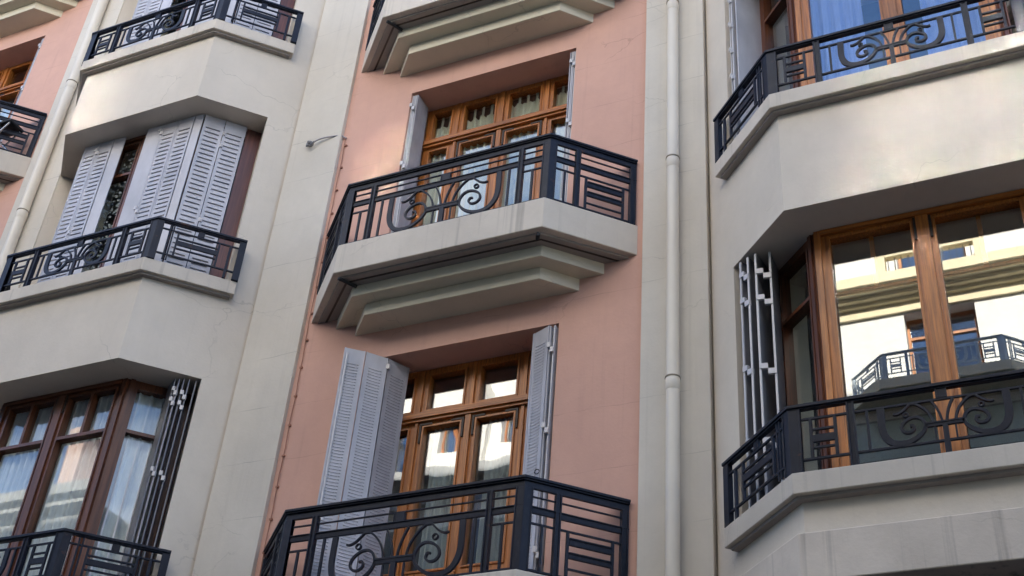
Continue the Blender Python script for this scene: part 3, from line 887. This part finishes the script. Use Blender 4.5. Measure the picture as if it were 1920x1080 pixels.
def bayf(b, d=.11):
    yi = -b['y'] + IN
    return lambda u, t, z: (b['c'] + u, yi + d + t, z)
def bayc(b, s, d=.085):
    (dx, dy), l = cant_dir(b, s); hi = b['h'] - .133; yi = -b['y'] + IN; nx, ny = -dy * s, dx * s
    return lambda u, t, z: (b['c'] + s * hi + dx * u + nx * (d + t), yi + dy * u + ny * (d + t), z)
z0, z1 = bl['slab'] + .2, bl['lip'] - .06
curtain('white drape behind the left casement of the lower left bay', bayf(bl), -.68, -.04, z0, z1, M['white_cloth'], 8, .03, seed=1)
curtain('white drape behind the right casement of the lower left bay', bayf(bl), .04, .66, z0, z1, M['white_cloth'], 7, .03, seed=2)
curtain('white drape gathered behind the canted side light of the lower left bay', bayc(bl, 1), .06, .52, z0, z1, M['white_cloth'], 4, .035, seed=3)
z0, z1 = bl['slab'] + FL + .2, bl['lip'] + FL - .06
curtain('patterned lace curtain in the gap between the half closed shutters', bayf(bl, .10), -.62, .2, z0, z1, M['lace'], 6, .02, seed=4)
z0, z1 = br['slab'] + FL + .2, br['lip'] + FL - .06
curtain('pale drape tinted with sky reflection left of the bright gap in the upper right bay', bayf(br), -.67, -.24, z0, z1, M['sky_cloth'], 4, .018, seed=5)
curtain('pale drape tinted with sky reflection right of the bright gap in the upper right bay', bayf(br), .22, .67, z0, z1, M['sky_cloth'], 4, .018, seed=6)
z0, z1 = br['slab'] + .2, br['lip'] - .06
curtain('dark drape behind the side light of the mirroring bay window', bayc(br, -1, .12), .05, .34, z0, z1, M['dark_cloth'], 3, .02, seed=7)
for k in (2,):
    curtain('white curtain behind the far left pink door', pf(XPF, zt(k, -.12)), -.45, .80, .3, 1.7, M['white_cloth'], 8, .02, seed=8 + k)

# ------------------------------------------------------------------ downpipes, cable, hook, odds and ends
def downpipe(x, y, collars, label, r=.052):
    t = thing('downpipe', label, 'downpipe', (x, y, .14), 'cream rainwater pipes')
    m = MB(); m.tube([(x, y, .14), (x, y, TOP - .2)], r, 24); m.build('pipe', M['pipe'], t)
    for z in collars:
        m = MB(); m.tube([(x, y, z - .055), (x, y, z - .05), (x, y, z + .045), (x, y, z + .055)], [r + .001, r + .004, r + .004, r + .001], 24)
        m.build('collar', M['pipe'], t)
        m = MB(); m.tube([(x, y, z + .05), (x, y, z + .060)], r + .008, 24); m.build('collar', M['joint'], t)
        m = MB(); m.box(x - .02, x + .02, y + r, -.045, z - .02, z + .02); m.build('bracket', M['pipe'], t)
    return t
downpipe(-2.664, -.11, (4.55, 6.81, 9.025, 10.99, 13.2, 15.4), 'cream painted downpipe on the pilaster right of the pink wall')
downpipe(-10.505, -.11, (5.9, 8.25, 10.583, 12.661, 14.9), 'cream painted downpipe at the far left beside the bay', .062)

t = thing('wall_cable', 'thin rusty red cable clipped down the left edge of the pink wall', 'cable', (-6.22, -.01, 4.5))
pts = [(-6.205 + .004 * math.sin(i * 1.7) + (-.012 if i > 22 else 0), -.012, 4.5 + i * .1505) for i in range(41)]
m = MB(); m.tube(pts, .004, 6); m.build('cable', M['cable'], t)
z = 4.72
while z < 10.5:
    m = MB(); m.box(-6.218, -6.192, -.018, -.001, z - .008, z + .008); m.build('clip', M['cable'], t); z += .30

t = thing('wall_hook', 'small pale bracket with a wire on the left pilaster', 'bracket', (-6.62, -.045, 10.53))
m = MB(); m.tube([(-6.62, -.045, 10.53), (-6.62, -.07, 10.53), (-6.62, -.10, 10.52)], [.036, .030, .015], 12); m.build('base', M['stack'], t)
m = MB(); m.tube([(-6.64, -.08, 10.53), (-6.63, -.10, 10.47), (-6.59, -.09, 10.475), (-6.56, -.085, 10.52)], .011, 8); m.build('insulator', M['stack'], t)
m = MB(); m.tube(crom([(-6.57, -.08, 10.52), (-6.50, -.075, 10.545), (-6.38, -.06, 10.555), (-6.28, -.03, 10.56), (-6.21, -.012, 10.52)], 6), .009, 6); m.build('wire', M['shutterd'], t)

o = MB(); o.tube([(-1.30, -.66, 5.556), (-1.28, -.66, 5.556), (.2, -.66, 5.556)], .045, 16); o.tube([(-1.20, -.66, 5.556), (-1.17, -.66, 5.556)], .052, 16)
tag(o.build('grey_tube', M['tube']), 'grey tube lying on the sill behind the lower right railing', 'tube')
# loose things behind the far left railing
t = thing('folding_stool', 'dark folding stool with chrome legs behind the far left railing', 'stool', (-11.1, -.25, zt(2, -.12)))
m = MB()
zz = zt(2, -.12)
m.box(-11.45, -11.02, -.36, -.12, zz + .36, zz + .40); m.build('seat', M['black'], t, bevel=.01)
for x0, x1 in ((-11.42, -11.05), (-11.05, -11.42)):
    for y in (-.33, -.15):
        m = MB(); m.tube([(x0, y, zz), (x1, y, zz + .36)], .012, 8); m.build('leg', M['chrome'], t)

# ------------------------------------------------------------------ across the street (seen mirrored in the panes)
YO = -12.0
def opp_wall(name, label, mat, x0, x1, z1, ops, parent_loc):
    t = thing(name, label, 'building', parent_loc, 'houses across the street')
    m = MB()
    xs = [x0, x1] + [v for o_ in ops for v in o_[:2]]; zs = [0, z1] + [v for o_ in ops for v in o_[2:4]]
    m.grid(xs, zs, lambda x, z: any(o_[0] < x < o_[1] and o_[2] < z < o_[3] for o_ in ops), lambda u, tt, z: (u, YO - tt, z), 0, .4)
    m.build('wall', mat, t)
    m = MB(); m.box(x0, x1, YO - 9, YO - 1.6, 0, z1); m.build('rear_block', mat, t)
    m = MB(); m.box(x0, x1, YO - 9, YO + .25, z1, z1 + .25); m.build('roof', M['slate'], t)
    m = MB(); m.box(x0, x1, YO, YO + .05, 0, min(z1 - 1.0, 12.85)); m.build('low_bounce_facing', M['low_bounce'], t)  # dark facing added over the lower wall to cut bounce light
    for (a, b_, c_, d) in [o_ for o_ in ops if o_[2] > 12.8]:
        e = bpy.data.objects.new('window', None); COL.objects.link(e); e.parent = t; e.location = Vector((a, YO - .25, c_)) - t.location
        rc = .02 if c_ > 15.7 else .22
        g = lambda u, tt, z, rc=rc: (u, YO - rc - tt, z)
        am = (a + b_) / 2; zc = c_ + (d - c_) * .76; q = .05
        gl = [(a + q, am - q / 2, c_ + q, zc - q / 2), (am + q / 2, b_ - q, c_ + q, zc - q / 2), (a + q, am - q / 2, zc + q / 2, d - q), (am + q / 2, b_ - q, zc + q / 2, d - q)]
        if c_ > 15.7: gl = [(a + .015, b_ - .015, c_ + .015, d - .015)]
        m = MB(); m.grid([a, b_] + [v for w in gl for v in w[:2]], [c_, d] + [v for w in gl for v in w[2:]], lambda u, z: any(w[0] < u < w[1] and w[2] < z < w[3] for w in gl), g, 0, .06 if c_ < 15.7 else .045)
        m.build('frame', M['wood'], e)
        m = MB(); m.box(a, b_, YO - rc - .045, YO - rc - (.04 if c_ < 15.7 else .015), c_ + .002, d - .002); m.build('pane', M['glassr' if c_ > 15.7 else 'glass'], e)
        m = MB(); m.box(a, b_, YO - 1.2, YO - rc - .2, c_, d); m.build('curtain', M['navy_cloth'], e)
    return t
ops = []
for xc in (-1.69, -6.0):
    for z in (4.6, 8.0, 11.4 + 1.85, 15.62): ops.append((xc - .59, xc + .59, z, z + (1.65 if z > 13 else 2.2)))
ops += [(1.36, 1.96, 15.85, 16.4), (2.2, 2.8, 15.8, 16.35), (1.36, 1.96, 16.72, 17.27), (2.2, 2.8, 16.65, 17.2), (-3.25, -2.8, 18.4, 19.1), (-7.3, -6.5, 19.35, 19.95)]  # flush panes added to throw sun patches onto the bay walls
T1 = opp_wall('townhouse', 'white rendered house across the street with a yellow cornice', M['white_wall'], -7.6, 3.4, 20.2, ops, (-1.69, YO, 0))
m = MB(); m.box(-7.6, 3.4, YO + .051, YO + .075, 10.2, 12.8); m.build('shade_tone_strip', M['opp_green'], T1)  # strip added, its grey-green paints the mirrored lower wall as shaded
m = MB(); m.box(-7.6, 3.4, YO, YO + .06, 14.93, 15.12); m.build('cornice', M['yellow_band'], T1)
m = MB(); m.box(-7.6, 3.4, YO, YO + .14, 15.12, 15.19); m.box(-7.6, 3.4, YO, YO + .24, 15.19, 15.27); m.box(-7.6, 3.4, YO, YO + .36, 15.27, 15.34); m.box(-7.6, 3.4, YO, YO + .46, 15.34, 15.54); m.build('cornice', M['yellow_band'], T1)
for xc in (-1.69,):
    m = MB()
    for s in (-1, 1): m.box(xc + s * .83 - .085, xc + s * .83 + .085, YO + .22, YO + .42, 15.54, 16.07)
    m.box(xc - .745, xc + .745, YO + .25, YO + .39, 15.90, 16.0); m.build('parapet', M['yellow_band'], T1, bevel=.01)
    m = MB()
    for i in range(13): m.box(xc - .7 + i * .116 - .008, xc - .7 + i * .116 + .008, YO + .31, YO + .325, 15.56, 15.90)
    m.build('parapet_grille', M['iron'], T1)
    m = MB(); m.prism([(xc - 1.75, YO), (xc - 1.02, YO + .72), (xc + 1.02, YO + .72), (xc + 1.75, YO)], 13.03, 13.22); m.build('balcony_slab', M['corbel'], T1, bevel=.01)
    for z in (4.4, 7.8):
        m = MB(); m.prism([(xc - 1.75, YO), (xc - 1.02, YO + .72), (xc + 1.02, YO + .72), (xc + 1.75, YO)], z, z + .19); m.build('balcony_slab', M['corbel'], T1, bevel=.01)
tq = low_railing((-1.69, YO + .68, 13.222), 'low iron railing coloured as if sunlit on the white house, seen mirrored in the pane', mat='sunlit_iron', rot=PI)
tq['group'] = 'railings across the street'

ops = []
for xc in (5.0, 7.0, 9.2, 11.8, 14.4, 17.0, 19.6):
    for z in (10.9,): ops.append((xc - .75, xc + .75, z, z + 1.9))
T4 = opp_wall('townhouse', 'unseen brown house added across the street to shape the light', M['opp_brown'], 3.42, 26, 13.4, ops, (12, YO, 0))  # out of view, added for its effect on light and reflections
ops = []
for xc in (-8.7, -10.4, -11.85, -15.6):
    for z in (11.2, 14.55): ops.append((xc - .28, xc + .28, z, z + 1.08))
ops.append((-13.3, -12.52, 13.98, 15.6))
T2 = opp_wall('townhouse', 'plain white house across the street, seen bent in the old panes', M['warm_wall'], -17.2, -7.62, 19.3, ops, (-12.4, YO, 0))
m = MB(); m.box(-17.2, -7.62, YO, YO + .45, 13.75, 13.95); m.box(-17.2, -7.62, YO, YO + .2, 13.3, 13.75); m.build('cornice', M['opp_grey'], T2)
for xc in (-11.15, -14.5):
    m = MB(); m.box(xc - .22, xc + .22, YO, YO + .25, 13.96, 19.0); m.build('pier', M['warm_wall'], T2)

ops = []
for xc in (-18.8, -21.6, -24.4, -27.2):
    for z in (4.6, 7.9, 11.1): ops.append((xc - .5, xc + .5, z, z + 1.7))
T3 = opp_wall('townhouse', 'lower house across the street with snow lying on its cornice', M['opp_grey'], -34, -17.25, 13.9, ops, (-22, YO, 0))
m = MB(); m.box(-34, -17.25, YO, YO + .4, 13.9, 14.15); m.box(-34, -17.25, YO, YO + .25, 13.7, 13.9); m.build('cornice', M['opp_grey'], T3)
m = MB(); m.add([(-34, YO + .1, 14.2), (-17.25, YO + .1, 14.2), (-17.25, YO - 4.5, 16.4), (-34, YO - 4.5, 16.4), (-34, YO - 9, 14.2), (-17.25, YO - 9, 14.2)],
                [(0, 1, 2, 3), (3, 2, 5, 4), (1, 5, 2), (0, 3, 4)]); m.build('pitched_roof', M['slate'], T3)
rnd = random.Random(5); m = MB()
nx, ny = 70, 8
vs = []
for j in range(ny + 1):
    for i in range(nx + 1):
        x = -34 + 16.75 * i / nx; v = j / ny
        lim = .9 + .5 * math.sin(x * 1.1) + .25 * math.sin(x * 3.1)
        y = YO + .3 - v * lim * 1.3
        z = 14.17 + max(0, (YO + .1 - y)) * .489 + .09 * math.sin(v * PI) * (.7 + .3 * math.sin(x * 4 + v * 3))
        vs.append((x, y, z + .012))
m.add(vs, [(j * (nx + 1) + i, j * (nx + 1) + i + 1, (j + 1) * (nx + 1) + i + 1, (j + 1) * (nx + 1) + i) for j in range(ny) for i in range(nx)], True)
m.build('snow_cover', M['snow'], T3)
m = MB(); m.box(-20.95, -20.5, YO - .6, YO + .1, 14.1, 15.6); m.box(-21.0, -20.45, YO - .65, YO + .15, 15.6, 15.75); m.build('chimney', M['opp_pink'], T3, bevel=.01)

# ------------------------------------------------------------------ world, sun, camera
W = bpy.data.worlds.new('World'); S.world = W; W.use_nodes = True
nt = W.node_tree
bg = nt.nodes['Background']
SUN_EL, SUN_AZ = math.radians(35.5), math.radians(12)    # azimuth from +Y towards +X
sky = nt.nodes.new('ShaderNodeTexSky'); sky.sky_type = 'NISHITA'; sky.sun_disc = False
sky.sun_elevation = SUN_EL; sky.sun_rotation = SUN_AZ
sky.altitude = 300; sky.air_density = 1.0; sky.dust_density = .3; sky.ozone_density = 4.0
tc = nt.nodes.new('ShaderNodeTexCoord')
mp = nt.nodes.new('ShaderNodeMapping'); mp.inputs['Scale'].default_value = (1.6, 1.6, 3.2); L(nt, tc.outputs['Generated'], mp.inputs['Vector'])
cn = nt.nodes.new('ShaderNodeTexNoise'); cn.inputs['Scale'].default_value = 2.2; cn.inputs['Detail'].default_value = 8; cn.inputs['Roughness'].default_value = .58
L(nt, mp.outputs[0], cn.inputs['Vector'])
cl = math_n(nt, 'MULTIPLY', ramp(nt, cn.outputs['Fac'], .50, .70), .75)
deep = mix_col(nt, 1.0, sky.outputs[0], (.90, .99, 1.10), 'MULTIPLY')
L(nt, mix_col(nt, cl, deep, (9.0, 9.3, 9.8)), bg.inputs['Color'])
bg.inputs['Strength'].default_value = .10

sd = bpy.data.lights.new('sun', 'SUN'); sd.energy = 5.0; sd.angle = math.radians(.53); sd.color = (1, .94, .83)
so = bpy.data.objects.new('sun', sd); COL.objects.link(so)
dirv = Vector((math.sin(SUN_AZ) * math.cos(SUN_EL), math.cos(SUN_AZ) * math.cos(SUN_EL), math.sin(SUN_EL)))
so.rotation_euler = (-dirv).to_track_quat('-Z', 'Y').to_euler()
so.location = (0, 10, 40)

cd = bpy.data.cameras.new('camera'); cam = bpy.data.objects.new('camera', cd); COL.objects.link(cam)
yaw, pitch, roll = (math.radians(v) for v in (-27.42375881, 35.94606853, 5.17178943))
fwd = Vector((math.sin(yaw) * math.cos(pitch), math.cos(yaw) * math.cos(pitch), math.sin(pitch)))
right = Vector((math.cos(yaw), -math.sin(yaw), 0)); up = right.cross(fwd)
r2 = right * math.cos(roll) + up * math.sin(roll); u2 = up * math.cos(roll) - right * math.sin(roll)
mw = Matrix((r2, u2, -fwd)).transposed().to_4x4(); mw.translation = Vector((0, -8, 1.6))
cam.matrix_world = mw
cd.sensor_width = 36; cd.lens = 2423.6073 / 1920 * 36; cd.clip_end = 500; cd.clip_start = .05
S.camera = cam

S.view_settings.view_transform = 'Standard'; S.view_settings.look = 'None'; S.view_settings.gamma = 1
S.view_settings.exposure = 2.48
S.cycles.use_denoising = True
S.cycles.max_bounces = 10; S.cycles.diffuse_bounces = 5; S.cycles.glossy_bounces = 5; S.cycles.transparent_max_bounces = 16
S.cycles.sample_clamp_indirect = 250; S.cycles.blur_glossy = 0.0; S.cycles.caustics_reflective = True; S.cycles.caustics_refractive = False
